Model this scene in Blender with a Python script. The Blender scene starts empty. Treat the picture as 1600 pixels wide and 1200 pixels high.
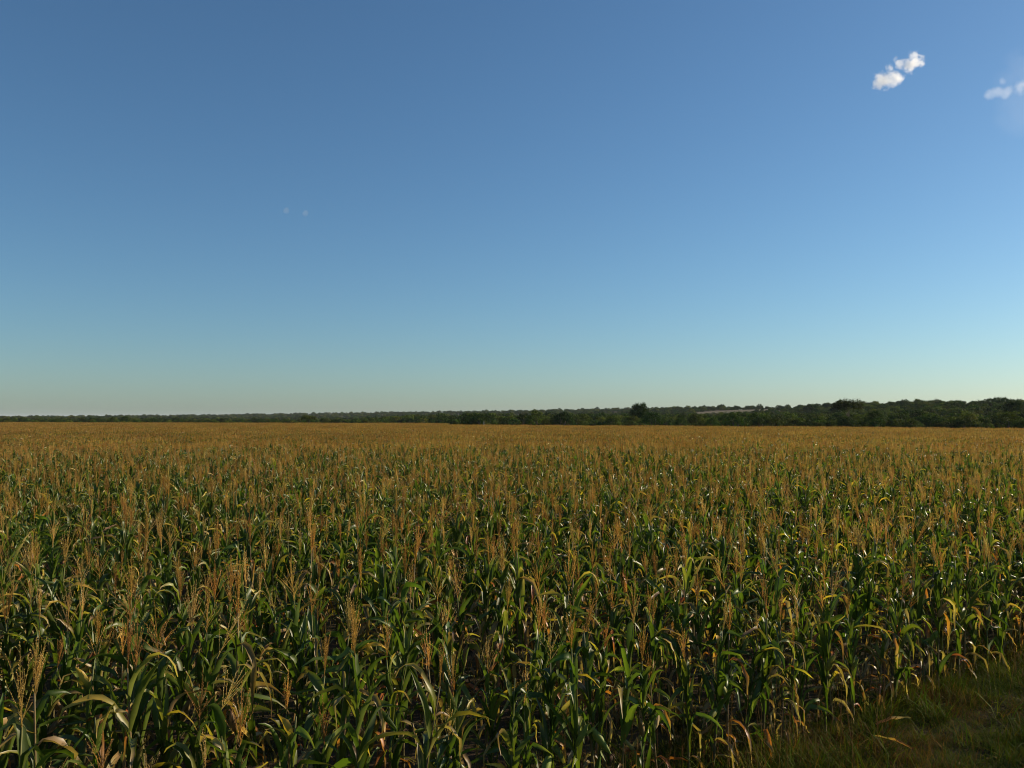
import bpy, math, random
import numpy as np
from mathutils import Vector, Matrix, Euler, noise

random.seed(7)
RNG = np.random.default_rng(7)
R = math.radians
scene = bpy.context.scene

# ------------------------------------------------------------------ camera, sky, sun, exposure
CAM_H = 3.1
F_PX = 1386.0                       # focal length in pixels of the 1600 px wide photograph
HORIZON_PX = 654.0
PITCH = math.atan((HORIZON_PX - 600.0) / F_PX)
SUN_AZ, SUN_EL = R(69), R(20)       # clockwise from the view direction (+Y)

cam_data = bpy.data.cameras.new("camera")
cam = bpy.data.objects.new("camera", cam_data)
scene.collection.objects.link(cam)
cam.location = (0, 0, CAM_H)
cam.rotation_euler = (math.pi / 2 + PITCH, R(-0.11), 0)
cam_data.sensor_width = 36.0
cam_data.lens = 36.0 * F_PX / 1600.0
cam_data.clip_start = 0.05
cam_data.clip_end = 60000
scene.camera = cam

world = bpy.data.worlds.new("World")
scene.world = world
world.use_nodes = True
wn = world.node_tree
wn.nodes.clear()
w_out = wn.nodes.new("ShaderNodeOutputWorld")
w_bg = wn.nodes.new("ShaderNodeBackground")
w_sky = wn.nodes.new("ShaderNodeTexSky")
w_sky.sky_type = 'NISHITA'
w_sky.sun_disc = False
w_sky.sun_elevation = SUN_EL
w_sky.sun_rotation = SUN_AZ
w_sky.altitude = 0
w_sky.air_density = 1.0
w_sky.dust_density = 0.5
w_sky.ozone_density = 6.0
w_bg.inputs["Strength"].default_value = 0.085
w_tint = wn.nodes.new("ShaderNodeMix")             # even white balance of the whole sky
w_tint.data_type = 'RGBA'
w_tint.blend_type = 'MULTIPLY'
w_tint.inputs["Factor"].default_value = 1.0
w_tint.inputs[7].default_value = (0.95, 1.01, 0.94, 1)
wn.links.new(w_sky.outputs[0], w_tint.inputs[6])
wn.links.new(w_tint.outputs[2], w_bg.inputs["Color"])
wn.links.new(w_bg.outputs[0], w_out.inputs["Surface"])

sun_data = bpy.data.lights.new("sun", 'SUN')
sun_data.energy = 5.0
sun_data.angle = R(0.5)
sun_data.color = (1.0, 0.84, 0.62)
sun = bpy.data.objects.new("sun", sun_data)
scene.collection.objects.link(sun)
to_sun = Vector((math.sin(SUN_AZ) * math.cos(SUN_EL), math.cos(SUN_AZ) * math.cos(SUN_EL), math.sin(SUN_EL)))
sun.rotation_euler = to_sun.to_track_quat('Z', 'Y').to_euler()
sun.location = (60, 0, 40)

vs = scene.view_settings
vs.view_transform = 'Standard'
vs.look = 'None'
vs.exposure = 0.45
vs.gamma = 1.0
vs.use_curve_mapping = False
scene.cycles.max_bounces = 12
scene.cycles.diffuse_bounces = 3
scene.cycles.glossy_bounces = 2
scene.cycles.transmission_bounces = 4
scene.cycles.volume_bounces = 10
scene.cycles.use_denoising = True
scene.cycles.pixel_filter_type = 'BLACKMAN_HARRIS'
scene.cycles.filter_width = 1.05

# ------------------------------------------------------------------ helpers
COL = scene.collection


def link(o, parent=None):
    COL.objects.link(o)
    if parent is not None:
        o.parent = parent
    return o


def tag(o, label=None, cat=None, group=None, kind=None):
    if label: o["label"] = label
    if cat: o["category"] = cat
    if group: o["group"] = group
    if kind: o["kind"] = kind
    return o


def sstep(a, b, x):
    t = np.clip((np.asarray(x, float) - a) / (b - a), 0, 1)
    return t * t * (3 - 2 * t)


class MB:
    """collects vertices, faces, one colour per vertex and one material slot per face"""
    def __init__(self):
        self.v, self.f, self.c, self.m = [], [], [], []

    def add(self, verts, faces, cols, mat=0):
        n = len(self.v)
        self.v.extend(verts)
        self.f.extend([tuple(i + n for i in f) for f in faces])
        if isinstance(cols, tuple):
            cols = [cols] * len(verts)
        self.c.extend(cols)
        self.m.extend([mat] * len(faces))

    def join(self, other, M=None, mat=None):
        vs_ = other.v if M is None else [tuple(M @ Vector(p)) for p in other.v]
        n = len(self.v)
        self.v.extend(vs_)
        self.f.extend([tuple(i + n for i in f) for f in other.f])
        self.c.extend(other.c)
        self.m.extend(other.m if mat is None else [mat] * len(other.f))

    def mesh(self, name, mats, smooth=True):
        me = bpy.data.meshes.new(name)
        me.from_pydata(self.v, [], self.f)
        ca = me.color_attributes.new("Col", 'FLOAT_COLOR', 'POINT')
        arr = np.ones((len(self.v), 4), dtype=np.float32)
        arr[:, :3] = np.array(self.c, dtype=np.float32).reshape(-1, 3)
        ca.data.foreach_set("color", arr.ravel())
        for m in mats:
            me.materials.append(m)
        me.polygons.foreach_set("material_index", np.array(self.m, dtype=np.int32))
        me.polygons.foreach_set("use_smooth", np.full(len(self.f), smooth))
        me.update()
        return me


def lerp3(a, b, t):
    return (a[0] + (b[0] - a[0]) * t, a[1] + (b[1] - a[1]) * t, a[2] + (b[2] - a[2]) * t)


def tube(mb, pts, radii, cols, sides=6, mat=0, cap=True):
    verts, faces, cc = [], [], []
    n = len(pts)
    for i, p in enumerate(pts):
        p = Vector(p)
        a = Vector(pts[max(i - 1, 0)])
        b = Vector(pts[min(i + 1, n - 1)])
        t = (b - a).normalized()
        ref = Vector((1, 0, 0)) if abs(t.x) < 0.8 else Vector((0, 1, 0))
        u = t.cross(ref).normalized()
        w = t.cross(u)
        for k in range(sides):
            an = 2 * math.pi * k / sides
            verts.append(tuple(p + (u * math.cos(an) + w * math.sin(an)) * radii[i]))
            cc.append(cols[i] if isinstance(cols, list) else cols)
    for i in range(n - 1):
        for k in range(sides):
            k2 = (k + 1) % sides
            faces.append((i * sides + k, i * sides + k2, (i + 1) * sides + k2, (i + 1) * sides + k))
    if cap:
        faces.append(tuple((n - 1) * sides + k for k in range(sides)))
    mb.add(verts, faces, cc, mat)


# ------------------------------------------------------------------ materials
def new_mat(name):
    m = bpy.data.materials.new(name)
    m.use_nodes = True
    nt = m.node_tree
    nt.nodes.clear()
    out = nt.nodes.new("ShaderNodeOutputMaterial")
    return m, nt, out


def attr_material(name, rough=0.5, spec=0.4, transl=0.25, hue=0.02, val=0.25, noise_scale=9.0, noise_amt=0.35,
                  transl_tint=(1.0, 1.1, 0.4), coat=0.0):
    """vertex colour of the plant x a little per-plant and per-place variation, with light passing through blades"""
    m, nt, out = new_mat(name)
    N, L = nt.nodes, nt.links
    at = N.new("ShaderNodeAttribute"); at.attribute_name = "Col"
    oi = N.new("ShaderNodeObjectInfo")
    tc = N.new("ShaderNodeTexCoord")
    no = N.new("ShaderNodeTexNoise"); no.inputs["Scale"].default_value = noise_scale
    no.inputs["Detail"].default_value = 3
    L.new(tc.outputs["Object"], no.inputs["Vector"])
    hs = N.new("ShaderNodeHueSaturation")
    mh = N.new("ShaderNodeMapRange"); mh.inputs["To Min"].default_value = 0.5 - hue; mh.inputs["To Max"].default_value = 0.5 + hue
    L.new(oi.outputs["Random"], mh.inputs["Value"])
    L.new(mh.outputs[0], hs.inputs["Hue"])
    mv = N.new("ShaderNodeMath"); mv.operation = 'MULTIPLY_ADD'
    L.new(no.outputs["Fac"], mv.inputs[0]); mv.inputs[1].default_value = 2 * noise_amt
    mr = N.new("ShaderNodeMath"); mr.operation = 'FRACT'
    mm = N.new("ShaderNodeMath"); mm.operation = 'MULTIPLY'; mm.inputs[1].default_value = 7.31
    L.new(oi.outputs["Random"], mm.inputs[0]); L.new(mm.outputs[0], mr.inputs[0])
    ma = N.new("ShaderNodeMath"); ma.operation = 'MULTIPLY_ADD'; ma.inputs[1].default_value = 2 * val; ma.inputs[2].default_value = 1 - val - noise_amt
    L.new(mr.outputs[0], ma.inputs[0]); L.new(ma.outputs[0], mv.inputs[2])
    L.new(mv.outputs[0], hs.inputs["Value"])
    L.new(at.outputs["Color"], hs.inputs["Color"])
    bs = N.new("ShaderNodeBsdfPrincipled")
    L.new(hs.outputs[0], bs.inputs["Base Color"])
    bs.inputs["Roughness"].default_value = rough
    bs.inputs["Specular IOR Level"].default_value = spec
    if transl > 0:
        tr = N.new("ShaderNodeBsdfTranslucent")
        mu = N.new("ShaderNodeMix"); mu.data_type = 'RGBA'; mu.blend_type = 'MULTIPLY'; mu.inputs["Factor"].default_value = 1
        L.new(hs.outputs[0], mu.inputs[6]); mu.inputs[7].default_value = (*transl_tint, 1)
        L.new(mu.outputs[2], tr.inputs["Color"])
        mx = N.new("ShaderNodeMixShader"); mx.inputs[0].default_value = transl
        L.new(bs.outputs[0], mx.inputs[1]); L.new(tr.outputs[0], mx.inputs[2])
        L.new(mx.outputs[0], out.inputs["Surface"])
    else:
        L.new(bs.outputs[0], out.inputs["Surface"])
    return m


def ground_material(name, c1, c2, c3, s1, s2, bump=0.4, bump_scale=25):
    m, nt, out = new_mat(name)
    N, L = nt.nodes, nt.links
    tc = N.new("ShaderNodeTexCoord")
    n1 = N.new("ShaderNodeTexNoise"); n1.inputs["Scale"].default_value = s1; n1.inputs["Detail"].default_value = 8
    n2 = N.new("ShaderNodeTexNoise"); n2.inputs["Scale"].default_value = s2; n2.inputs["Detail"].default_value = 8
    for n in (n1, n2): L.new(tc.outputs["Object"], n.inputs["Vector"])
    r1 = N.new("ShaderNodeValToRGB")
    r1.color_ramp.elements[0].position = 0.35; r1.color_ramp.elements[0].color = (*c1, 1)
    r1.color_ramp.elements[1].position = 0.65; r1.color_ramp.elements[1].color = (*c2, 1)
    L.new(n1.outputs["Fac"], r1.inputs["Fac"])
    mr = N.new("ShaderNodeMapRange"); mr.inputs["From Min"].default_value = 0.45; mr.inputs["From Max"].default_value = 0.65
    L.new(n2.outputs["Fac"], mr.inputs["Value"])
    mx = N.new("ShaderNodeMix"); mx.data_type = 'RGBA'
    L.new(mr.outputs[0], mx.inputs["Factor"]); L.new(r1.outputs[0], mx.inputs[6]); mx.inputs[7].default_value = (*c3, 1)
    bs = N.new("ShaderNodeBsdfPrincipled"); bs.inputs["Roughness"].default_value = 0.95; bs.inputs["Specular IOR Level"].default_value = 0.1
    L.new(mx.outputs[2], bs.inputs["Base Color"])
    n3 = N.new("ShaderNodeTexNoise"); n3.inputs["Scale"].default_value = bump_scale; n3.inputs["Detail"].default_value = 6
    L.new(tc.outputs["Object"], n3.inputs["Vector"])
    bp = N.new("ShaderNodeBump"); bp.inputs["Strength"].default_value = bump; bp.inputs["Distance"].default_value = 0.05
    L.new(n3.outputs["Fac"], bp.inputs["Height"]); L.new(bp.outputs[0], bs.inputs["Normal"])
    L.new(bs.outputs[0], out.inputs["Surface"])
    return m


M_LEAF = attr_material("maize_leaf", rough=0.42, spec=0.42, transl=0.42, hue=0.012, val=0.22)
M_DRY = attr_material("maize_dry", rough=0.6, spec=0.3, transl=0.0, hue=0.008, val=0.2, noise_scale=30)
M_TASSEL = attr_material("maize_tassel", rough=0.8, spec=0.12, transl=0.35, hue=0.012, val=0.22, noise_scale=20, transl_tint=(1.3, 1.22, 0.75))
M_GRASS = attr_material("verge_grass", rough=0.7, spec=0.05, transl=0.3, hue=0.02, val=0.35, noise_scale=5)
M_FOLIAGE = attr_material("scrub_foliage", rough=0.8, spec=0.08, transl=0.25, hue=0.025, val=0.38, noise_scale=0.6, noise_amt=0.3)
M_BARK = attr_material("scrub_bark", rough=0.9, spec=0.1, transl=0.0, hue=0.01, val=0.2, noise_scale=6)
M_SOIL = ground_material("earth", (0.055, 0.036, 0.022), (0.085, 0.058, 0.035), (0.07, 0.055, 0.025), 3.0, 0.6)
M_VERGE = ground_material("verge_earth", (0.022, 0.018, 0.009), (0.030, 0.028, 0.011), (0.040, 0.028, 0.015), 6.0, 1.1)
M_STUBBLE = ground_material("stubble", (0.125, 0.105, 0.055), (0.15, 0.12, 0.065), (0.115, 0.10, 0.05), 0.05, 0.02, bump=0.0)

# ------------------------------------------------------------------ terrain
# skyline of the wooded rise, in pixels above the true horizon, by azimuth in degrees; and its distance in metres
RIDGE_AZ = np.radians([-180, -60, -30, -16.1, -5, 0, 8, 16.1, 24, 30, 60, 180])
RIDGE_PX = np.array([0.5, 0.5, 0.8, 6.0, 10.5, 12.5, 16.5, 20.5, 25.0, 28.0, 30.0, 0.5])
RIDGE_R = np.array([3200, 3200, 3200, 2800, 2300, 2000, 1500, 1050, 800, 700, 650, 3200.0])
TREE_H = 5.0


def yedge(x):
    x = np.asarray(x, float)
    return np.where(x < -20, 300.0, 243.0 - (x + 20) * 0.62)


def terrain_z(x, y):
    x = np.asarray(x, float); y = np.asarray(y, float)
    r = np.hypot(x, y); az = np.arctan2(x, y)
    rr = np.interp(az, RIDGE_AZ, RIDGE_R)
    top = np.interp(az, RIDGE_AZ, RIDGE_PX) / F_PX * rr + CAM_H - TREE_H
    z = np.maximum(top, 0) * sstep(0.42, 1.0, r / rr)
    z = np.where(r > rr, z * (1 - 0.8 * sstep(1.0, 1.7, r / rr)), z)
    return z


def make_terrain():
    radii = np.concatenate([[0.0], np.geomspace(4, 15000, 110)])
    azs = np.concatenate([np.radians(np.arange(-180, -40, 5)), np.radians(np.arange(-40, 41, 1.0)), np.radians(np.arange(45, 180, 5))])
    n = len(azs)
    v = [(0, 0, 0.0)]
    for r in radii[1:]:
        x, y = r * np.sin(azs), r * np.cos(azs)
        z = terrain_z(x, y)
        v.extend(zip(x.tolist(), y.tolist(), z.tolist()))
    f = []
    for k in range(n):
        f.append((0, 1 + (k + 1) % n, 1 + k))
    for i in range(len(radii) - 2):
        a, b = 1 + i * n, 1 + (i + 1) * n
        for k in range(n):
            k2 = (k + 1) % n
            f.append((a + k, a + k2, b + k2, b + k))
    me = bpy.data.meshes.new("ground")
    me.from_pydata(v, [], f)
    me.materials.append(M_SOIL)
    me.update()
    o = link(bpy.data.objects.new("ground", me))
    tag(o, "bare brown earth under the maize and out to the wooded rise", "ground", kind="structure")
    return o


make_terrain()

# field edge beside the verge: a straight line; u runs along it, nrm points into the field
EDGE_A = Vector((1.80, 7.33))
EDGE_U = Vector((0.775, 0.632)).normalized()
EDGE_N = Vector((-EDGE_U.y, EDGE_U.x))


def edge_s(x, y):
    return (x - EDGE_A.x) * EDGE_N.x + (y - EDGE_A.y) * EDGE_N.y


def edge_t(x, y):
    return (x - EDGE_A.x) * EDGE_U.x + (y - EDGE_A.y) * EDGE_U.y


def from_st(s, t):
    return EDGE_A.x + EDGE_N.x * s + EDGE_U.x * t, EDGE_A.y + EDGE_N.y * s + EDGE_U.y * t


def make_verge():
    nx, ny = 120, 40
    v, f = [], []
    for j in range(ny + 1):
        for i in range(nx + 1):
            t = -30 + 75 * i / nx
            s = 0.25 - 13 * (1 - j / ny)
            wob = 0.18 * noise.noise((t * 0.7, 3.1, 0)) if j == ny else 0
            x, y = from_st(s + wob, t)
            z = 0.03 + 0.07 * noise.noise((x * 0.55, y * 0.55, 0)) + 0.03 * noise.noise((x * 2.1, y * 2.1, 4))
            z = max(z, 0.012)
            if j in (0, ny) or i in (0, nx): z = 0.006
            v.append((x, y, z))
    for j in range(ny):
        for i in range(nx):
            a = j * (nx + 1) + i
            f.append((a, a + 1, a + nx + 2, a + nx + 1))
    me = bpy.data.meshes.new("verge")
    me.from_pydata(v, [], f)
    me.materials.append(M_VERGE)
    me.polygons.foreach_set("use_smooth", np.full(len(f), True))
    me.update()
    o = link(bpy.data.objects.new("verge", me))
    tag(o, "trodden grassy earth strip along the edge of the maize", "verge", kind="structure")


make_verge()


def draped_patch(name, label, az0, az1, r0, r1, dz=0.25, n=24):
    v, f = [], []
    for j in range(n + 1):
        for i in range(n + 1):
            az = R(az0 + (az1 - az0) * i / n)
            r = r0 + (r1 - r0) * j / n
            x, y = r * math.sin(az), r * math.cos(az)
            v.append((x, y, float(terrain_z(x, y)) + dz))
    for j in range(n):
        for i in range(n):
            a = j * (n + 1) + i
            f.append((a, a + 1, a + n + 2, a + n + 1))
    me = bpy.data.meshes.new(name)
    me.from_pydata(v, [], f)
    me.materials.append(M_STUBBLE)
    me.update()
    o = link(bpy.data.objects.new(name, me))
    tag(o, label, "field", kind="structure")


CLEARINGS = [(11.5, 17.8, 830, 1010), (26.8, 34.0, 580, 690)]
draped_patch("clearing", "pale dry clearing among the trees on the low rise", *CLEARINGS[0])
draped_patch("clearing", "pale dry clearing high on the rise beside a dark tree", *CLEARINGS[1])

# ------------------------------------------------------------------ maize
GREEN = [(0.048, 0.085, 0.008), (0.064, 0.105, 0.010), (0.085, 0.122, 0.014), (0.055, 0.090, 0.011)]
YGREEN = [(0.16, 0.18, 0.025), (0.20, 0.20, 0.04), (0.12, 0.15, 0.022)]
YELLOW = [(0.42, 0.30, 0.04), (0.50, 0.33, 0.05), (0.38, 0.30, 0.08)]
DRY = [(0.30, 0.205, 0.075), (0.24, 0.15, 0.055), (0.36, 0.27, 0.12), (0.20, 0.12, 0.05)]
RUST = [(0.36, 0.13, 0.03), (0.30, 0.10, 0.025), (0.42, 0.18, 0.04)]
TASSEL = [(0.52, 0.325, 0.095), (0.56, 0.37, 0.12), (0.46, 0.265, 0.075), (0.58, 0.42, 0.16), (0.40, 0.225, 0.070)]


def jit(c, a=0.18):
    k = 1 + random.uniform(-a, a)
    return (c[0] * k * (1 + random.uniform(-a, a) * .4), c[1] * k, c[2] * k * (1 + random.uniform(-a, a) * .4))


def leaf_into(mb, base, az, length, width, elev, bend, power, twist, wave, c0, c1, split, seg=9, mat=0, kink=None, curl=0.38, side=0.0, jitter=0.07):
    """one strap-shaped blade: arching midrib, V section, wavy margins, colour running from c0 to c1 at the tip"""
    p = Vector(base)
    step = length / seg
    ph = random.uniform(0, 6.3)
    verts, cols, faces = [], [], []
    for i in range(seg + 1):
        s = i / seg
        th = elev - bend * s ** power
        if kink and s > kink[0]: th -= kink[1]
        a = az + side * s + random.gauss(0, jitter) * min(1, s * 3)
        th += random.gauss(0, jitter) * min(1, s * 3)
        th = max(th, -1.52)
        tan = Vector((math.cos(a) * math.cos(th), math.sin(a) * math.cos(th), math.sin(th)))
        lat = Vector((-math.sin(a), math.cos(a), 0))
        nor = tan.cross(lat)
        tw = twist * s ** 1.3
        l2 = lat * math.cos(tw) + nor * math.sin(tw)
        n2 = nor * math.cos(tw) - lat * math.sin(tw)
        w = width * (0.55 + 0.45 * min(1, s / 0.25)) * max(0.0, 1 - max(0, (s - 0.3) / 0.7) ** 1.9) * 0.5
        if i == seg: w = 0.0015
        k1 = wave * width * math.sin(ph + s * 15) * min(1, s * 4)
        k2 = wave * width * math.sin(ph * 1.7 + s * 17) * min(1, s * 4)
        cu = curl * w * 2
        verts += [tuple(p + l2 * w - n2 * (-cu) + n2 * k1), tuple(p), tuple(p - l2 * w + n2 * cu + n2 * k2)]
        t = float(sstep(split - 0.22, split + 0.22, s))
        ce = lerp3(c0, c1, min(1, t * 1.15 + 0.05))
        cm = lerp3(c0, c1, t)
        cm = (cm[0] * 1.25 + 0.02, cm[1] * 1.2 + 0.02, cm[2] * 1.2 + 0.01)
        cols += [ce, cm, ce]
        p = p + tan * step
    for i in range(seg):
        a = i * 3
        faces += [(a, a + 1, a + 4, a + 3), (a + 1, a + 2, a + 5, a + 4)]
    mb.add(verts, faces, cols, mat)


def tassel_into(mb, base, lean, h, nbr, spread, col, mat=0, fine=True):
    """central spike with side branches, spikelets set along every branch"""
    base = Vector(base)
    lx, ly = lean

    def branch(p, d, length, droop, wdt, nsp):
        pts = [Vector(p)]
        d = Vector(d).normalized()
        ns = 5 if fine else 3
        for i in range(ns):
            d = (d + Vector((0, 0, -droop / ns))).normalized()
            pts.append(pts[-1] + d * (length / ns))
        cc = jit(col, 0.15)
        u = d.cross(Vector((random.uniform(-1, 1), random.uniform(-1, 1), .1))).normalized()
        w = d.cross(u)
        n = len(mb.v)
        vv, ff = [], []
        for ax in ((u, w) if True else (u,)):
            b = len(vv)
            for i, q in enumerate(pts):
                ww = wdt * (1 - 0.75 * i / ns)
                vv += [tuple(q + ax * ww), tuple(q - ax * ww)]
            for i in range(ns):
                ff.append((b + 2 * i, b + 2 * i + 1, b + 2 * i + 3, b + 2 * i + 2))
        mb.add(vv, ff, (cc[0] * .85, cc[1] * .85, cc[2] * .85), mat)
        if nsp:
            vv, ff, cs = [], [], []
            for k in range(nsp):
                s = 0.12 + 0.88 * (k + random.random() * .6) / nsp
                f = min(s, .999) * ns
                i = int(f)
                q = pts[i].lerp(pts[i + 1], f - i)
                t = (pts[i + 1] - pts[i]).normalized()
                an = random.uniform(0, 6.28)
                o = (u * math.cos(an) + w * math.sin(an))
                dd = (t * 0.9 + o * 0.55).normalized()
                sd = dd.cross(o).normalized()
                ln = random.uniform(0.010, 0.016)
                b = len(vv)
                vv += [tuple(q), tuple(q + dd * ln * .5 + sd * .0027), tuple(q + dd * ln), tuple(q + dd * ln * .5 - sd * .0027)]
                ff.append((b, b + 1, b + 2, b + 3))
                c = jit(cc, 0.2)
                cs += [c] * 4
            mb.add(vv, ff, cs, mat)

    up = Vector((lx, ly, 1)).normalized()
    branch(base, up, h, random.uniform(-.05, .12), 0.0035 if fine else 0.008, 26 if fine else 0)
    for k in range(nbr):
        f = k / max(1, nbr - 1)
        p = base + up * (h * (0.04 + 0.34 * f))
        a = k * 2.4 + random.uniform(-.5, .5)
        sp = spread * (1.15 - 0.45 * f) * random.uniform(.7, 1.3)
        d = up + Vector((math.cos(a), math.sin(a), 0)) * math.tan(min(sp, 1.25))
        branch(p, d, h * random.uniform(.45, .68) * (1 - .15 * f), spread * random.uniform(0.1, .9), 0.0022 if fine else 0.0062, 15 if fine else 0)


def ear_into(mb, base, az, tilt, L, rad, c, mat=0):
    """husked cob: pointed spindle of overlapping husk leaves"""
    d = Vector((math.cos(az) * math.sin(tilt), math.sin(az) * math.sin(tilt), math.cos(tilt)))
    u = d.cross(Vector((0, 0, 1)) if abs(d.z) < .95 else Vector((1, 0, 0))).normalized()
    w = d.cross(u)
    prof = [(0, .28), (.12, .75), (.35, 1.0), (.6, .88), (.8, .58), (.93, .26), (1.0, .05)]
    sides = 8
    vv, ff, cs = [], [], []
    for i, (s, r) in enumerate(prof):
        for k in range(sides):
            an = 2 * math.pi * k / sides
            rr = rad * r * (1 + 0.12 * ((k % 2) * 2 - 1))
            vv.append(tuple(Vector(base) + d * (s * L) + (u * math.cos(an) + w * math.sin(an)) * rr))
            cs.append(jit(c, 0.1) if k % 2 else (c[0] * .8, c[1] * .78, c[2] * .72))
    for i in range(len(prof) - 1):
        for k in range(sides):
            k2 = (k + 1) % sides
            ff.append((i * sides + k, i * sides + k2, (i + 1) * sides + k2, (i + 1) * sides + k))
    mb.add(vv, ff, cs, mat)
    for k in range(3):                     # loose husk tips
        a = random.uniform(0, 6.28)
        b = Vector(base) + d * L * .55 + (u * math.cos(a) + w * math.sin(a)) * rad * .9
        dd = (d + (u * math.cos(a) + w * math.sin(a)) * .35).normalized()
        sd = dd.cross(u * math.cos(a) + w * math.sin(a)).normalized() * rad * .45
        e = b + dd * L * random.uniform(.5, .75)
        m_ = b.lerp(e, .55) + (u * math.cos(a) + w * math.sin(a)) * .01
        mb.add([tuple(b - sd), tuple(b + sd), tuple(m_ + sd * .8), tuple(e), tuple(m_ - sd * .8)], [(0, 1, 2, 4), (4, 2, 3)], jit(c, .15), mat)


LEAF_MOODS = ['green', 'turning', 'green', 'turning', 'drying']
TASSEL_KINDS = ['plume', 'spread', 'plume', 'spread', 'plume', 'leaning', 'plume', 'spread', 'plume', 'bare']


def build_plant(i):
    """returns the parts of one maize plant as (name, MB, material) plus its looks"""
    mood = LEAF_MOODS[i % 5]
    tk = TASSEL_KINDS[(i * 3 + i // 5) % 10]
    n_ear = (1, 0, 1, 2, 0)[(i * 2 + i // 7) % 5]
    H = random.uniform(1.22, 1.52)
    parts = []
    lx, ly = random.uniform(-.05, .05), random.uniform(-.05, .05)

    def axis(z):
        k = (z / H) ** 1.6
        return Vector((lx * k * H, ly * k * H, z))

    st = MB()
    pts, rad, col = [], [], []
    nn = 9
    low = jit((0.13, 0.095, 0.035)); high = jit((0.15, 0.15, 0.035)) if mood != 'drying' else jit((0.25, 0.17, 0.065))
    for k in range(nn + 1):
        z = H * k / nn
        for dz, kk in ((0, 1.22), (0.02, 1.0)):
            if k == nn and dz > 0: continue
            pts.append(tuple(axis(z + dz)))
            rad.append((0.0125 - 0.0085 * k / nn) * kk)
            c = lerp3(low, high, k / nn)
            col.append((c[0] * .7, c[1] * .7, c[2] * .7) if dz == 0 else c)
    tube(st, pts, rad, col, sides=6)
    parts.append(("stalk", st, 0))
    plane = random.uniform(0, 6.28)
    nl = random.choice([14, 15, 15, 16])
    for k in range(nl):
        f = k / (nl - 1)
        z = H * (0.09 + 0.76 * f)
        a = plane + (k % 2) * math.pi + random.uniform(-.8, .8)
        lm = MB()
        r = random.random()
        pdry = {'green': .12, 'turning': .28, 'drying': .55}[mood] + (0.30 if f < .3 else 0) - (0.10 if f > .6 else 0)
        if r < pdry:                       # dry blade hanging against the stalk
            c0 = jit(random.choice(DRY if random.random() < .66 else RUST)); c1 = jit(random.choice(DRY))
            leaf_into(lm, axis(z), a, random.uniform(.38, .6), random.uniform(.026, .045), random.uniform(.4, 1.2), random.uniform(2.4, 3.6),
                      random.uniform(.4, .7), random.uniform(-3.2, 3.2), random.uniform(.12, .3), c0, c1, .6, curl=random.uniform(.3, .6), side=random.uniform(-1.3, 1.3), jitter=.24)
        elif r < pdry + .10:               # yellowing
            c0 = jit(random.choice(YGREEN)); c1 = jit(random.choice(YELLOW + DRY))
            leaf_into(lm, axis(z), a, random.uniform(.42, .64), random.uniform(.034, .056), random.uniform(1.1, 1.45), random.uniform(2.2, 3.0),
                      random.uniform(1.0, 2.0), random.uniform(-1.8, 1.8), random.uniform(.06, .2), c0, c1, random.uniform(.3, .8), side=random.uniform(-1., 1.), jitter=.16)
        else:                              # green, often with a dry tip
            c0 = jit(random.choice(GREEN)); c1 = c0 if random.random() < .45 else jit(random.choice(YGREEN + YELLOW + DRY))
            kink = (random.uniform(.25, .6), random.uniform(.9, 2.0)) if random.random() < .55 else None
            leaf_into(lm, axis(z), a, random.uniform(.44, .72) * (1 - .45 * max(0, f - .6) / .4), random.uniform(.042, .072), random.uniform(1.22, 1.5), random.choice([random.uniform(.3, 1.0), random.uniform(.6, 1.8), random.uniform(2.2, 2.9)]),
                      random.uniform(1.8, 4.0), random.uniform(-2.6, 2.6), random.uniform(.05, .16), c0, c1, random.uniform(.6, .95), kink=kink, side=random.uniform(-.7, .7), jitter=.08)
        parts.append(("leaf", lm, 1))
    if tk != 'bare':
        tm = MB()
        b = axis(H - .01)
        sp = {'plume': random.uniform(.12, .28), 'spread': random.uniform(.36, .58), 'leaning': random.uniform(.2, .35)}[tk]
        ln = (random.uniform(-.08, .08), random.uniform(-.08, .08)) if tk != 'leaning' else (random.choice([-.55, .5]), random.uniform(-.3, .3))
        tassel_into(tm, b, ln, random.uniform(.32, .42), random.choice([8, 9, 11, 12]), sp, jit(random.choice(TASSEL), .1))
        parts.append(("tassel", tm, 2))
    for e in range(n_ear):
        em = MB()
        z = H * (.50 + .10 * e) * random.uniform(.92, 1.08)
        a = plane + math.pi / 2 + e * math.pi + random.uniform(-.5, .5)
        tilt, ln = random.choice([.45, .6, 2.3]) * random.uniform(.85, 1.15), random.uniform(.19, .25)
        ear_into(em, axis(z), a, tilt, ln, random.uniform(.026, .033),
                 jit(random.choice(DRY[:3] + YGREEN[:2] + [(0.38, .24, .12)])))
        parts.append(("ear", em, 0))
        sm = MB()
        d = Vector((math.cos(a) * math.sin(tilt), math.sin(a) * math.sin(tilt), math.cos(tilt)))
        tip = axis(z) + d * (ln * .97)
        for q in range(9):
            v = (d + Vector((random.gauss(0, .45), random.gauss(0, .45), random.gauss(0, .45) - .2))).normalized()
            tube(sm, [tuple(tip), tuple(tip + v * .025), tuple(tip + v * .04 + Vector((0, 0, -.018)))], [.0022, .0018, .0008], jit((0.10, 0.045, 0.02)), sides=3, cap=False)
        parts.append(("silk", sm, 0))
    return dict(parts=parts, mood=mood, tassel=tk, ears=n_ear)


MATS = [M_DRY, M_LEAF, M_TASSEL]
N_VAR = 30
plants = [build_plant(i) for i in range(N_VAR)]
for p in plants:
    p['meshes'] = [(nm, mb.mesh("maize_" + nm, [MATS[mt]])) for nm, mb, mt in p['parts']]

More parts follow.
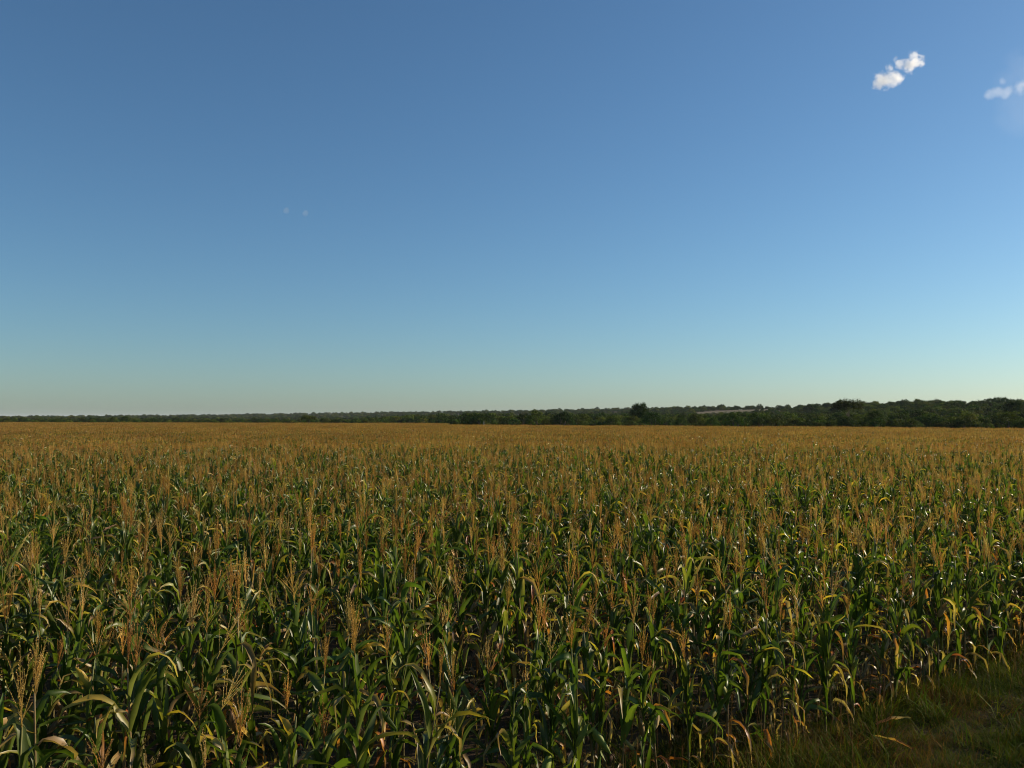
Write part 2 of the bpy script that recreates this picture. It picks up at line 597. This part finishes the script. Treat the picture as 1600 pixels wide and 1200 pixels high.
TXT_M = {'green': 'mostly green leaves', 'turning': 'half yellowed leaves', 'drying': 'mostly dry leaves'}
TXT_T = {'plume': 'upright brown tassel', 'spread': 'wide open tassel', 'leaning': 'leaning brown tassel', 'bare': 'no tassel'}
TXT_E = {0: 'no ear', 1: 'one ear', 2: 'two ears'}

# where the plants stand: rows parallel to the edge, culled to the view and a margin
stand = []
s = 0.35
row = 0
while s < 78:
    t = -75 + random.random() * .2
    while t < 110:
        ts = t + random.gauss(0, .035)
        ss = s + random.gauss(0, .045)
        x, y = from_st(ss, ts)
        d = math.hypot(x, y)
        if y > 1.5 and d < 64 and abs(math.atan2(x, y)) < R(37 if d > 14 else 46) and random.random() > 0.05 + .25 * max(0, noise.noise((x * .9, y * .9, 33)) - .25):
            stand.append((x, y, ss))
        t += 0.25 * random.uniform(.8, 1.25)
    s += 0.78
    row += 1


def visible_rank(x, y, s_):
    """rough share of the picture that a plant can show: near, in frame, top not below the lower border"""
    d = y
    px = abs(x / y) * F_PX
    top = (CAM_H - 1.75) / y * F_PX
    if px > 800 + 60 or top > 547 + 40: return -1
    low = min(547, CAM_H / y * F_PX)
    own = min(low - top, 0.95 / y * F_PX)
    return own / y


ranked = sorted(stand, key=lambda p: -visible_rank(*p))
near = [p for p in ranked[:300] if visible_rank(*p) > 0]
near_set = set(near)

for i, (x, y, s_) in enumerate(sorted(near, key=lambda p: p[1])):
    p = plants[(i * 7 + random.randrange(3)) % N_VAR]
    edge = s_ < 0.75
    root = bpy.data.objects.new("maize_plant", None)
    root.empty_display_size = 0.2
    link(root)
    sc = random.uniform(.84, 1.13) * (random.uniform(.82, .98) if edge else 1)
    root.location = (x, y, float(terrain_z(x, y)))
    root.rotation_euler = (random.gauss(0, .055), random.gauss(0, .055), random.uniform(0, 6.28))
    root.scale = (sc, sc, sc * random.uniform(.94, 1.08))
    if edge:
        lab = "maize plant beside the grass verge"
    elif s_ < 8.5:
        rows_ = ["first", "second", "third", "fourth", "fifth", "sixth", "seventh", "eighth", "ninth", "tenth", "eleventh", "twelfth"]
        lab = "maize plant in %s row from the verge" % rows_[max(1, min(11, round((s_ - .35) / .78)))]
    else:
        lab = "maize plant deep in the crop"
    lab += ", %s, %s, %s" % (TXT_M[p['mood']], TXT_T[p['tassel']], TXT_E[p['ears']])
    tag(root, lab, "maize plant", "maize plants standing in the field")
    for nm, me in p['meshes']:
        o = bpy.data.objects.new(nm, me)
        link(o, ear if nm == "silk" else root)
        if nm == "ear": ear = o

# the rest of the crop: one mass grown on points by geometry nodes
VAR_COL = bpy.data.collections.new("maize_sources")


def source(name, mb, mats, col):
    o = bpy.data.objects.new(name, mb.mesh(name, mats))
    col.objects.link(o)


for i, p in enumerate(plants):
    j = MB()
    for nm, mb, mt in p['parts']:
        j.join(mb, mat=mt)
    source("a_plant_%02d" % i, j, MATS, VAR_COL)


def simple_plant(mb, x, y):
    H = random.uniform(1.15, 1.45)
    tube(mb, [(x, y, 0.2), (x, y, H)], [.011, .006], jit((0.22, .16, .07)), sides=3, mat=0, cap=False)
    pl = random.uniform(0, 6.28)
    for k in range(9):
        f = k / 8
        z = H * (.25 + .68 * f)
        r = random.random()
        if r < .36: c0, c1 = jit(random.choice(DRY + RUST[:1])), jit(random.choice(DRY))
        elif r < .55: c0, c1 = jit(random.choice(YGREEN)), jit(random.choice(YELLOW))
        else: c0, c1 = jit(random.choice(GREEN)), jit(random.choice(GREEN + YGREEN))
        leaf_into(mb, (x, y, z), pl + (k % 2) * math.pi + random.uniform(-.6, .6), random.uniform(.45, .68), random.uniform(.04, .075), random.uniform(.5, 1.25),
                  random.uniform(1.4, 2.7), random.uniform(.8, 1.5), random.uniform(-1.6, 1.6), .06, c0, c1, random.uniform(.3, .9), seg=4, mat=1)
    if random.random() > .06:
        tassel_into(mb, (x, y, H), (random.uniform(-.12, .12), random.uniform(-.12, .12)), random.uniform(.30, .42), 7, random.uniform(.18, .5), jit(random.choice(TASSEL), .15), mat=2, fine=False)


N_PATCH = 6
PW, PL = 0.78 * 4, 3.0
for i in range(N_PATCH):
    mb = MB()
    for r_ in range(4):
        for k in range(11):
            if random.random() < .05: continue
            simple_plant(mb, -PW / 2 + .39 + .78 * r_ + random.gauss(0, .05), -PL / 2 + PL * (k + .5) / 11 + random.gauss(0, .04))
    source("b_patch_%02d" % i, mb, MATS, VAR_COL)


def scatter(name, pts, rots, scales, idx, col, mats):
    """one mesh object whose points carry instances picked from a collection"""
    me = bpy.data.meshes.new(name)
    me.from_pydata(pts, [], [])
    a = me.attributes.new("rot", 'FLOAT_VECTOR', 'POINT'); a.data.foreach_set("vector", np.array(rots, dtype=np.float32).ravel())
    a = me.attributes.new("scl", 'FLOAT_VECTOR', 'POINT'); a.data.foreach_set("vector", np.array(scales, dtype=np.float32).ravel())
    a = me.attributes.new("idx", 'INT', 'POINT'); a.data.foreach_set("value", np.array(idx, dtype=np.int32))
    for m in mats: me.materials.append(m)
    ob = link(bpy.data.objects.new(name, me))
    ng = bpy.data.node_groups.new(name, 'GeometryNodeTree')
    ng.interface.new_socket("Geometry", in_out='INPUT', socket_type='NodeSocketGeometry')
    ng.interface.new_socket("Geometry", in_out='OUTPUT', socket_type='NodeSocketGeometry')
    N, L = ng.nodes, ng.links
    gi, go = N.new("NodeGroupInput"), N.new("NodeGroupOutput")
    ci = N.new("GeometryNodeCollectionInfo")
    ci.inputs["Collection"].default_value = col
    ci.inputs["Separate Children"].default_value = True
    ci.inputs["Reset Children"].default_value = True
    ip = N.new("GeometryNodeInstanceOnPoints")
    ip.inputs["Pick Instance"].default_value = True

    def named(nm, typ):
        n = N.new("GeometryNodeInputNamedAttribute"); n.data_type = typ; n.inputs["Name"].default_value = nm
        return [o for o in n.outputs if o.enabled and o.name == "Attribute"][0]
    L.new(gi.outputs[0], ip.inputs["Points"])
    L.new(ci.outputs[0], ip.inputs["Instance"])
    L.new(named("idx", 'INT'), ip.inputs["Instance Index"])
    er = N.new("FunctionNodeEulerToRotation")
    L.new(named("rot", 'FLOAT_VECTOR'), er.inputs[0])
    L.new(er.outputs[0], ip.inputs["Rotation"])
    L.new(named("scl", 'FLOAT_VECTOR'), ip.inputs["Scale"])
    L.new(ip.outputs[0], go.inputs[0])
    md = ob.modifiers.new("scatter", 'NODES')
    md.node_group = ng
    return ob


P, RO, SC, IX = [], [], [], []
PATCH_FROM = 52.0
for (x, y, s_) in stand:
    if (x, y, s_) in near_set or math.hypot(x, y) > PATCH_FROM: continue
    P.append((x, y, float(terrain_z(x, y))))
    RO.append((random.gauss(0, .06), random.gauss(0, .06), random.uniform(0, 6.28)))
    k = random.uniform(.82, 1.14) * (1 + .07 * noise.noise((x * .12, y * .12, 0))) * (random.uniform(.82, .98) if s_ < .75 else 1)
    SC.append((k, k, k * random.uniform(.94, 1.08)))
    want = noise.noise((x * .11, y * .11, 9)) + random.gauss(0, .35)
    moods_ = ['green'] if want > .25 else ['turning', 'green'] if want > -.3 else ['drying', 'turning']
    IX.append(random.choice([v for v in range(N_VAR) if plants[v]['mood'] in moods_]))
row_ang = math.atan2(EDGE_U.y, EDGE_U.x) - math.pi / 2
for a in range(-10, 140):
    for b in range(-140, 140):
        s_, t_ = a * PW + PW / 2, b * PL + (a % 2) * 1.3
        x, y = from_st(s_, t_)
        d = math.hypot(x, y)
        if y < 5 or d < PATCH_FROM - .5 or y > float(yedge(x)) or abs(math.atan2(x, y)) > R(36): continue
        P.append((x, y, float(terrain_z(x, y))))
        RO.append((0, 0, row_ang + random.choice([0, math.pi]) + random.gauss(0, .02)))
        k = random.uniform(.97, 1.05)
        SC.append((k, k, random.uniform(.84, 1.02) * (1 + .08 * noise.noise((x * .03, y * .03, 0)))))
        IX.append(N_VAR + random.randrange(N_PATCH))
crop = scatter("maize_crop", P, RO, SC, IX, VAR_COL, MATS)
tag(crop, "dense golden brown mass of ripening maize reaching to the scrub belt", "maize crop", kind="stuff")
print("maize instances", len(P), "near", len(near))

# ------------------------------------------------------------------ verge grass and weeds
GR_COL = bpy.data.collections.new("grass_sources")
G_COLS = [(0.040, 0.068, 0.006), (0.062, 0.085, 0.008), (0.092, 0.098, 0.012), (0.120, 0.080, 0.018), (0.125, 0.066, 0.018)]


def blade(mb, base, az, L, w, lean, bend, c):
    p = Vector(base)
    vv, ff = [], []
    ns = 3
    ro = random.uniform(-1.4, 1.4)
    lat = Vector((-math.sin(az), math.cos(az), 0)) * math.cos(ro) + Vector((math.cos(az), math.sin(az), .4)) * math.sin(ro)
    for i in range(ns + 1):
        s_ = i / ns
        th = lean - bend * s_
        ww = w * (1 - s_ ** 1.5) * .5
        vv += [tuple(p + lat * ww), tuple(p - lat * ww)]
        p = p + Vector((math.cos(az) * math.cos(th), math.sin(az) * math.cos(th), math.sin(th))) * (L / ns)
    for i in range(ns):
        ff.append((2 * i, 2 * i + 1, 2 * i + 3, 2 * i + 2))
    mb.add(vv, ff, c)


def tuft(n, rad, hmin, hmax, w, dry, seedheads=0):
    mb = MB()
    for k in range(n):
        a, r_ = random.uniform(0, 6.28), rad * math.sqrt(random.random())
        c = jit(random.choice(G_COLS[3:] if random.random() < dry else G_COLS[:3]), .3)
        blade(mb, (r_ * math.cos(a), r_ * math.sin(a), -.01), random.uniform(0, 6.28), random.uniform(hmin, hmax), w * random.uniform(.6, 1.3), random.uniform(.25, 1.5), random.uniform(.3, 2.0), c)
    for k in range(seedheads):
        a = random.uniform(0, 6.28)
        x, y, h = rad * .4 * math.cos(a), rad * .4 * math.sin(a), hmax * random.uniform(1.0, 1.3)
        tube(mb, [(x, y, 0), (x * 1.4, y * 1.4, h)], [.0018, .001], G_COLS[4], sides=3)
        for q in range(7):
            b = random.uniform(0, 6.28)
            blade(mb, (x * 1.4, y * 1.4, h - .05 + .008 * q), b, .05, .004, .6, .4, G_COLS[4])
    return mb


for i in range(6): source("a_tuft_%02d" % i, tuft(64, .16, .07, .24, .0065, (.02, .08, .18, .35, .6, .85)[i]), [M_GRASS], GR_COL)
for i in range(4): source("b_tall_%02d" % i, tuft(34, .11, .2, .55, .010, .08 + .08 * i, seedheads=1), [M_GRASS], GR_COL)
for i in range(4):                         # creeping broad-leaved weeds
    mb = MB()
    for k in range(46):
        a, r_ = random.uniform(0, 6.28), .2 * math.sqrt(random.random())
        blade(mb, (r_ * math.cos(a), r_ * math.sin(a), random.uniform(.0, .09)), random.uniform(0, 6.28), random.uniform(.03, .065), random.uniform(.018, .032),
              random.uniform(-.2, .9), random.uniform(0, .9), jit(random.choice(G_COLS[:4] if i else G_COLS[2:]), .35))
    source("c_weed_%02d" % i, mb, [M_GRASS], GR_COL)
P, RO, SC, IX = [], [], [], []
for k in range(17000):
    t_, s_ = random.uniform(-9, 14), 0.5 - 9.0 * random.random()
    x, y = from_st(s_, t_)
    if y < 2.5 or math.hypot(x, y) > 22: continue
    dens = .62 + .9 * noise.noise((x * .6, y * .6, 7))
    if random.random() > dens + 1.1: continue
    P.append((x, y, max(.012, 0.03 + 0.07 * noise.noise((x * 0.55, y * 0.55, 0)) + 0.03 * noise.noise((x * 2.1, y * 2.1, 4)))))
    RO.append((random.gauss(0, .12), random.gauss(0, .12), random.uniform(0, 6.28)))
    q = random.uniform(.55, 1.1)
    SC.append((q, q, q * random.uniform(.7, 1.3) * max(.55, 1 + 1.5 * noise.noise((x * 1.3, y * 1.3, 55)))))
    pn = noise.noise((x * .9, y * .9, 21))
    IX.append(10 + random.randrange(4) if random.random() < .08 + .25 * pn else min(5, max(0, int(2.5 + 9 * noise.noise((x * 1.0, y * 1.0, 40)) + random.uniform(-1, 1)))))
for k in range(1500):
    t_, s_ = random.uniform(-9, 16), random.gauss(.25, .55)
    x, y = from_st(s_, t_)
    if y < 3: continue
    if noise.noise((t_ * .5, 1.7, 0)) < -.05 and random.random() < .7: continue
    P.append((x, y, 0.0)); RO.append((random.gauss(0, .1), random.gauss(0, .1), random.uniform(0, 6.28)))
    q = random.uniform(.5, 1.25); SC.append((q, q, q)); IX.append(6 + random.randrange(4))
for k in range(2600):                      # thin weeds between the first rows
    t_, s_ = random.uniform(-14, 16), random.uniform(.3, 6)
    x, y = from_st(s_, t_)
    if y < 3: continue
    P.append((x, y, 0.0)); RO.append((random.gauss(0, .2), random.gauss(0, .2), random.uniform(0, 6.28)))
    q = random.uniform(.5, 1.1); SC.append((q, q, q)); IX.append(random.randrange(6))
g = scatter("verge_grass", P, RO, SC, IX, GR_COL, [M_GRASS])
tag(g, "short green and brown grass with taller weeds along the maize edge", "grass", kind="stuff")

FALLEN = [("rust orange maize leaf fallen flat on the grass verge", 3.55, 8.75, .42, .3, (RUST[2], YELLOW[0])),
          ("dull brown maize leaf lying curled on the grass verge", 3.6, 8.1, .36, 2.2, (RUST[1], DRY[3])),
          ("pale tan maize leaf lying at the foot of the outer row", 2.7, 7.5, .40, -.6, (DRY[2], DRY[0]))]
for lab, x, y, ln, az, (c0, c1) in FALLEN:
    mb = MB()
    leaf_into(mb, (0, 0, 0.05), az, ln, .042, .25, .45, 1.0, .9, .18, c0, c1, .5, curl=.4)
    o = link(bpy.data.objects.new("fallen_leaf", mb.mesh("fallen_leaf", [M_LEAF])))
    o.location = (x, y, 0.06 + max(.012, 0.03 + 0.07 * noise.noise((x * 0.55, y * 0.55, 0))))
    tag(o, lab, "leaf", "dead maize leaves lying on the verge")

# ------------------------------------------------------------------ trees and bushes of the scrub belt
F_COLS = [(0.050, 0.080, 0.010), (0.070, 0.096, 0.012), (0.030, 0.052, 0.009), (0.085, 0.100, 0.015), (0.052, 0.070, 0.015)]
BARK = (0.12, 0.095, 0.07)


def tree_parts(kind, nleaf=1.0):
    """kind: bush (foliage to the ground), round (short trunk, domed), umbrella (bare trunk, flat wide crown)"""
    tr, cr = MB(), MB()
    H, W, z0 = {'bush': (3.6, 2.4, .25), 'round': (5.2, 2.7, 1.2), 'umbrella': (6.2, 3.4, 3.0), 'tall': (8.0, 3.1, 0.9)}[kind]
    base = random.choice(F_COLS)
    stems = {'bush': 4, 'round': 2, 'umbrella': 1, 'tall': 1}[kind]
    clumps = []
    ncl = {'bush': 26, 'round': 34, 'umbrella': 34, 'tall': 64}[kind]
    for k in range(ncl):
        a = k * 2.4 + random.uniform(-.5, .5)
        rr = W * math.sqrt((k + .5) / ncl) * random.uniform(.82, 1.06)
        f = min(rr / W, 1)
        if kind == 'umbrella':
            z = H - 1.0 * f * f - random.uniform(.0, .8)
        else:
            dome = math.sqrt(max(0, 1 - f * f))
            mid = z0 + (H - z0) * .30
            z = mid + (H - mid) * dome * (random.uniform(.72, 1.0) if k % 3 else random.uniform(0, .7)) - (mid - z0) * (random.random() if f > .6 else 0)
        clumps.append((rr * math.cos(a), rr * math.sin(a), max(z, .35)))
    for k in range(stems):
        a = k * 6.28 / stems + random.uniform(-.4, .4)
        fx, fy = math.cos(a) * W * .35 * (stems > 1), math.sin(a) * W * .35 * (stems > 1)
        top = z0 + (H - z0) * .45
        pts = [(fx * .15, fy * .15, -.1), (fx * .5 + random.uniform(-.1, .1), fy * .5, top * .5), (fx, fy, top)]
        tube(tr, pts, [.17, .13, .07], jit(BARK), sides=6)
        for q in range(5):
            c = random.choice(clumps)
            tube(tr, [pts[1 + q % 2], ((pts[1][0] + c[0]) / 2, (pts[1][1] + c[1]) / 2, (pts[2][2] + c[2]) / 2), c], [.06, .04, .015], jit(BARK), sides=4)
    for c in clumps:
        cc = jit(base, .3)
        rad = random.uniform(.55, .95) * (1.15 if kind != 'bush' else 1)
        for q in range(int((110 if kind in ('tall', 'umbrella') else 70) * nleaf)):
            d = Vector((random.gauss(0, 1), random.gauss(0, 1), random.gauss(0, .75)))
            d = d.normalized() * rad * random.random() ** .3
            p = Vector(c) + d
            if p.z < .1: continue
            n = (d.normalized() * 1.5 + Vector((random.uniform(-1, 1), random.uniform(-1, 1), random.uniform(-.3, 1)))).normalized()
            u = n.cross(Vector((random.uniform(-1, 1), random.uniform(-1, 1), random.uniform(-1, 1)))).normalized()
            w = n.cross(u)
            L_, Wd = random.uniform(.10, .19), random.uniform(.06, .11)
            if nleaf < 1: L_, Wd = L_ * 1.6, Wd * 1.7
            lc = jit(cc, .22)
            cr.add([tuple(p - u * L_), tuple(p + w * Wd), tuple(p + u * L_), tuple(p - w * Wd)], [(0, 1, 2, 3)], lc)
    return tr, cr


TREE_KINDS = ['bush', 'round', 'bush', 'umbrella', 'round', 'bush', 'tall', 'bush', 'round', 'umbrella']
tree_src = []
for i, k in enumerate(TREE_KINDS):
    tr, cr = tree_parts(k)
    tree_src.append((k, tr.mesh("trunk", [M_BARK]), cr.mesh("crown", [M_FOLIAGE], smooth=False)))

T_LABEL = {'bush': ("low rounded thorn bush in the green scrub belt behind the maize", "bush", "bush"),
           'round': ("small round-crowned tree in the green scrub belt behind the maize", "tree", "round_tree"),
           'umbrella': ("flat-topped thorn tree in the green scrub belt behind the maize", "tree", "flat_topped_tree"),
           'tall': ("taller domed tree in the green scrub belt behind the maize", "tree", "domed_tree")}


def place_tree(i, x, y, s_, sz=1.0, label=None, group="trees and bushes of the scrub belt"):
    k, tm, cm = tree_src[i]
    lab, cat, nm = T_LABEL[k]
    root = link(bpy.data.objects.new(nm, None))
    root.location = (x, y, float(terrain_z(x, y)) - .05)
    root.rotation_euler = (0, 0, random.uniform(0, 6.28))
    root.scale = (s_, s_, s_ * sz)
    tag(root, label or lab, cat, group)
    link(bpy.data.objects.new("trunk", tm), root)
    link(bpy.data.objects.new("crown", cm), root)
    return root


def px_to_xy(px, y):
    return (px - 800) / F_PX * y


# single trees that stand out
place_tree(6, px_to_xy(1000, 262), 262, 1.04, .93, "tallest dark bushy tree, rising alone above the scrub belt and skyline")
place_tree(3, px_to_xy(1325, 235), 235, 1.22, 1.05, "wide flat-crowned tree above the dense dark end of scrub belt")
place_tree(6, px_to_xy(1585, 300), 300, 1.15, 1.0, "large dark domed tree on the rise beside the upper pale clearing")
place_tree(9, px_to_xy(483, 268), 268, 0.66, 0.95, "lone small tree with bare dark trunk standing in the maize", group="lone field tree")
place_tree(6, px_to_xy(196, 360), 360, 0.6, .8, "small clump-crowned tree on the flat skyline beyond the maize")
place_tree(4, px_to_xy(176, 355), 355, 0.75, .9, "round little tree next to the clump-crowned one beyond the maize")

n_tree = 0
for k in range(330):                       # the belt along the far edge
    u = random.random()
    px = -60 + 1720 * u ** .72
    right = sstep(560, 900, px)
    depth = random.random() ** 1.3
    y0_ = None
    for q in range(3):
        yy = 180 if y0_ is None else y0_
        y0_ = float(yedge(px_to_xy(px, yy)))
    if right < .5:
        if random.random() < .45: continue
        y = y0_ + 8 + depth * 110
    else:
        y = y0_ + 6 + depth * (75 + 40 * right)
    x = px_to_xy(px, y)
    i = random.choice([0, 2, 5, 7, 0, 2, 1, 4, 8, 1, 4] if right > .5 else [0, 2, 5, 7, 0, 2, 5, 1])
    s_ = random.choice([.55, .68, .8, .92, 1.0]) * random.uniform(.9, 1.1) if right > .5 else random.uniform(.42, .66)
    if depth > .55: s_ *= 1.08
    lab, _, _ = T_LABEL[tree_src[i][0]]
    size = "" if .72 < s_ < .92 else ("undersized " if s_ <= .72 else "full-grown ")
    where = "at the very edge of the maize" if depth < .12 else "behind the maize" if depth < .5 else "behind the edge bushes"
    lab = (size + lab).replace(" thorn", "").replace("in the green scrub belt behind the maize", "in the scrub belt " + where)
    if right < .5: lab = lab.replace("scrub belt", "thin scrub line")
    place_tree(i, x, y, s_, random.uniform(.8, 1.05), lab)
    n_tree += 1
print("belt trees", n_tree)

# woodland beyond, up to the skyline: one mass
WD_COL = bpy.data.collections.new("wood_sources")
for i, k in enumerate(['bush', 'round', 'round', 'bush', 'round']):
    tr, cr = tree_parts(k, .4)
    j = MB(); j.join(tr, mat=0); j.join(cr, mat=1)
    source("a_wood_%02d" % i, j, [M_BARK, M_FOLIAGE], WD_COL)
P, RO, SC, IX = [], [], [], []
for k in range(20000):
    az = R(random.uniform(-38, 38))
    rmax = float(np.interp(az, RIDGE_AZ, RIDGE_R)) * 1.08
    y1 = float(yedge(250 * math.tan(az))) + 70
    r0 = y1 / math.cos(az)
    r_ = r0 * (rmax / r0) ** (random.random() ** .85)
    if any(R(a0) < az < R(a1) and q0 < r_ < q1 for a0, a1, q0, q1 in CLEARINGS): continue
    x, y = r_ * math.sin(az), r_ * math.cos(az)
    P.append((x, y, float(terrain_z(x, y)) - .1))
    RO.append((0, 0, random.uniform(0, 6.28)))
    q = random.choice([.45, .6, .75, .9, 1.1]) * random.uniform(.85, 1.15) * (1 + .25 * sstep(700, 2500, r_)) * (.8 if r_ < 420 else 1)
    q = float(q) * (1 - .5 * float(sstep(R(-2), R(-14), az)) * (1 - float(sstep(700, 1600, r_))))
    if any(R(a0 - .5) < az < R(a1 + .5) and q0 * .6 < r_ <= q0 for a0, a1, q0, q1 in CLEARINGS[:1]): q *= .7
    SC.append((q * random.uniform(1, 1.4), q * random.uniform(1, 1.4), q * random.uniform(.75, 1.05)))
    IX.append(random.randrange(5))
wd = scatter("woodland", P, RO, SC, IX, WD_COL, [M_BARK, M_FOLIAGE])
tag(wd, "far low woodland covering the gentle rise up to the skyline", "woodland", kind="stuff")

# weathered post at the far edge of the crop
pm = MB()
tube(pm, [(0, 0, -.3), (0.01, 0, 1.2), (.02, .01, 2.35)], [.075, .07, .06], (0.36, 0.33, 0.28), sides=8)
po = link(bpy.data.objects.new("fence_post", pm.mesh("fence_post", [M_BARK])))
po.location = (px_to_xy(756, 232), 232, float(terrain_z(px_to_xy(756, 232), 232)))
tag(po, "pale weathered wooden post at the far edge of the maize", "post")

# ------------------------------------------------------------------ clouds
cam_rot = Euler((math.pi / 2 + PITCH, 0, 0)).to_matrix()


def sky_point(px, py, dist):
    d = cam_rot @ Vector(((px - 800) / F_PX, (600 - py) / F_PX, -1))
    return Vector((0, 0, CAM_H)) + d * (dist / d.y)


def make_cloud(label, blobs, dist, dens, nscale, thick=1.0, erode=.55):
    """blobs: (px, py, radius px): a closed hull round them, filled with drifting vapour of uneven density"""
    pts = [(sky_point(px, py, dist), r / F_PX * dist) for px, py, r in blobs]
    c = sum((p for p, r in pts), Vector()) / len(pts)
    ex = [max(abs(p[i] - c[i]) + r * 1.35 for p, r in pts) for i in range(3)]
    ex[1] = max(ex[1], max(r for p, r in pts) * 1.5)
    import bmesh
    bm = bmesh.new()
    bmesh.ops.create_icosphere(bm, subdivisions=3, radius=1.0)
    k = 1.32
    for v in bm.verts:
        v.co = Vector((v.co.x * ex[0] * k, v.co.y * ex[1] * k, v.co.z * ex[2] * k))
    me = bpy.data.meshes.new("cloud")
    bm.to_mesh(me); bm.free()
    o = link(bpy.data.objects.new("cloud", me))
    o.location = c
    m, nt, out = new_mat("cloud_vapour")
    N, L = nt.nodes, nt.links
    tc = N.new("ShaderNodeTexCoord")
    no = N.new("ShaderNodeTexNoise"); no.inputs["Scale"].default_value = nscale; no.inputs["Detail"].default_value = 5; no.inputs["Roughness"].default_value = .6
    L.new(tc.outputs["Object"], no.inputs["Vector"])
    prev = None
    for p, r in pts:
        vd = N.new("ShaderNodeVectorMath"); vd.operation = 'DISTANCE'
        L.new(tc.outputs["Object"], vd.inputs[0]); vd.inputs[1].default_value = tuple(p - c)
        mr = N.new("ShaderNodeMapRange"); mr.inputs["From Min"].default_value = 0; mr.inputs["From Max"].default_value = r * 1.35
        mr.inputs["To Min"].default_value = 1; mr.inputs["To Max"].default_value = 0
        L.new(vd.outputs["Value"], mr.inputs["Value"])
        if prev is None: prev = mr.outputs[0]
        else:
            mx = N.new("ShaderNodeMath"); mx.operation = 'MAXIMUM'
            L.new(prev, mx.inputs[0]); L.new(mr.outputs[0], mx.inputs[1]); prev = mx.outputs[0]
    ad = N.new("ShaderNodeMath"); ad.operation = 'MULTIPLY_ADD'; ad.inputs[1].default_value = 2.4; ad.inputs[2].default_value = -1.2 - erode * .55
    L.new(no.outputs["Fac"], ad.inputs[0])
    sm = N.new("ShaderNodeMath"); sm.operation = 'ADD'
    L.new(ad.outputs[0], sm.inputs[0]); L.new(prev, sm.inputs[1])
    fi = N.new("ShaderNodeMapRange"); fi.inputs["From Min"].default_value = 0.0; fi.inputs["From Max"].default_value = .45
    fi.inputs["To Min"].default_value = 0; fi.inputs["To Max"].default_value = dens
    L.new(sm.outputs[0], fi.inputs["Value"])
    ed = N.new("ShaderNodeMapRange"); ed.inputs["From Max"].default_value = .22
    L.new(prev, ed.inputs["Value"])
    mu = N.new("ShaderNodeMath"); mu.operation = 'MULTIPLY'
    L.new(fi.outputs[0], mu.inputs[0]); L.new(ed.outputs[0], mu.inputs[1])
    pv = N.new("ShaderNodeVolumePrincipled")
    pv.inputs["Color"].default_value = (.98, .98, .98, 1)
    pv.inputs["Anisotropy"].default_value = 0.6
    L.new(mu.outputs[0], pv.inputs["Density"])
    L.new(pv.outputs[0], out.inputs["Volume"])
    me.materials.append(m)
    tag(o, label, "cloud")
    return o


make_cloud("bright white puffy cloud with two clumps alone in the blue sky",
           [(1376, 126, 15), (1392, 122, 14), (1405, 121, 9), (1390, 104, 7), (1404, 97, 10), (1420, 100, 13), (1430, 93, 13), (1424, 88, 9)], 5200, .020, .023)
make_cloud("thin ragged white cloud fainter than the puffy one",
           [(1545, 146, 9), (1558, 140, 10), (1572, 142, 10), (1564, 127, 8), (1592, 136, 12), (1612, 130, 14)], 5600, .0038, .010)
make_cloud("tiny faint wisp of cloud, one of two low in clear sky", [(447, 329, 5)], 7000, .004, .012, erode=.2)
make_cloud("tiny faint wisp of cloud, one of two low in clear sky", [(477, 333, 5)], 7000, .004, .012, erode=.2)
make_cloud("barely visible pale veil of thin cloud behind the ragged one",
           [(1595, 108, 30), (1570, 122, 18), (1630, 95, 36), (1600, 165, 40), (1640, 150, 40)], 6400, .00012, .006, erode=.0)
for o in [o for o in bpy.data.objects if o.get("label", "").startswith("tiny faint")]:
    o["group"] = "two tiny wisps of cloud"

# ------------------------------------------------------------------ the air
import bmesh
bm = bmesh.new()
bmesh.ops.create_cube(bm, size=1.0)
for v in bm.verts:
    v.co = Vector((v.co.x * 31600, v.co.y * 31600, -1.2 if v.co.z < 0 else 44.0))
me = bpy.data.meshes.new("haze")
bm.to_mesh(me); bm.free()
hm, nt, out = new_mat("haze_air")
pv = nt.nodes.new("ShaderNodeVolumePrincipled")
pv.inputs["Color"].default_value = (.80, .88, .96, 1)
pv.inputs["Density"].default_value = 0.00004
pv.inputs["Anisotropy"].default_value = 0.0
nt.links.new(pv.outputs[0], out.inputs["Volume"])
me.materials.append(hm)
hz = link(bpy.data.objects.new("haze", me))
tag(hz, "thin bluish haze veiling the far woodland", "haze", kind="stuff")
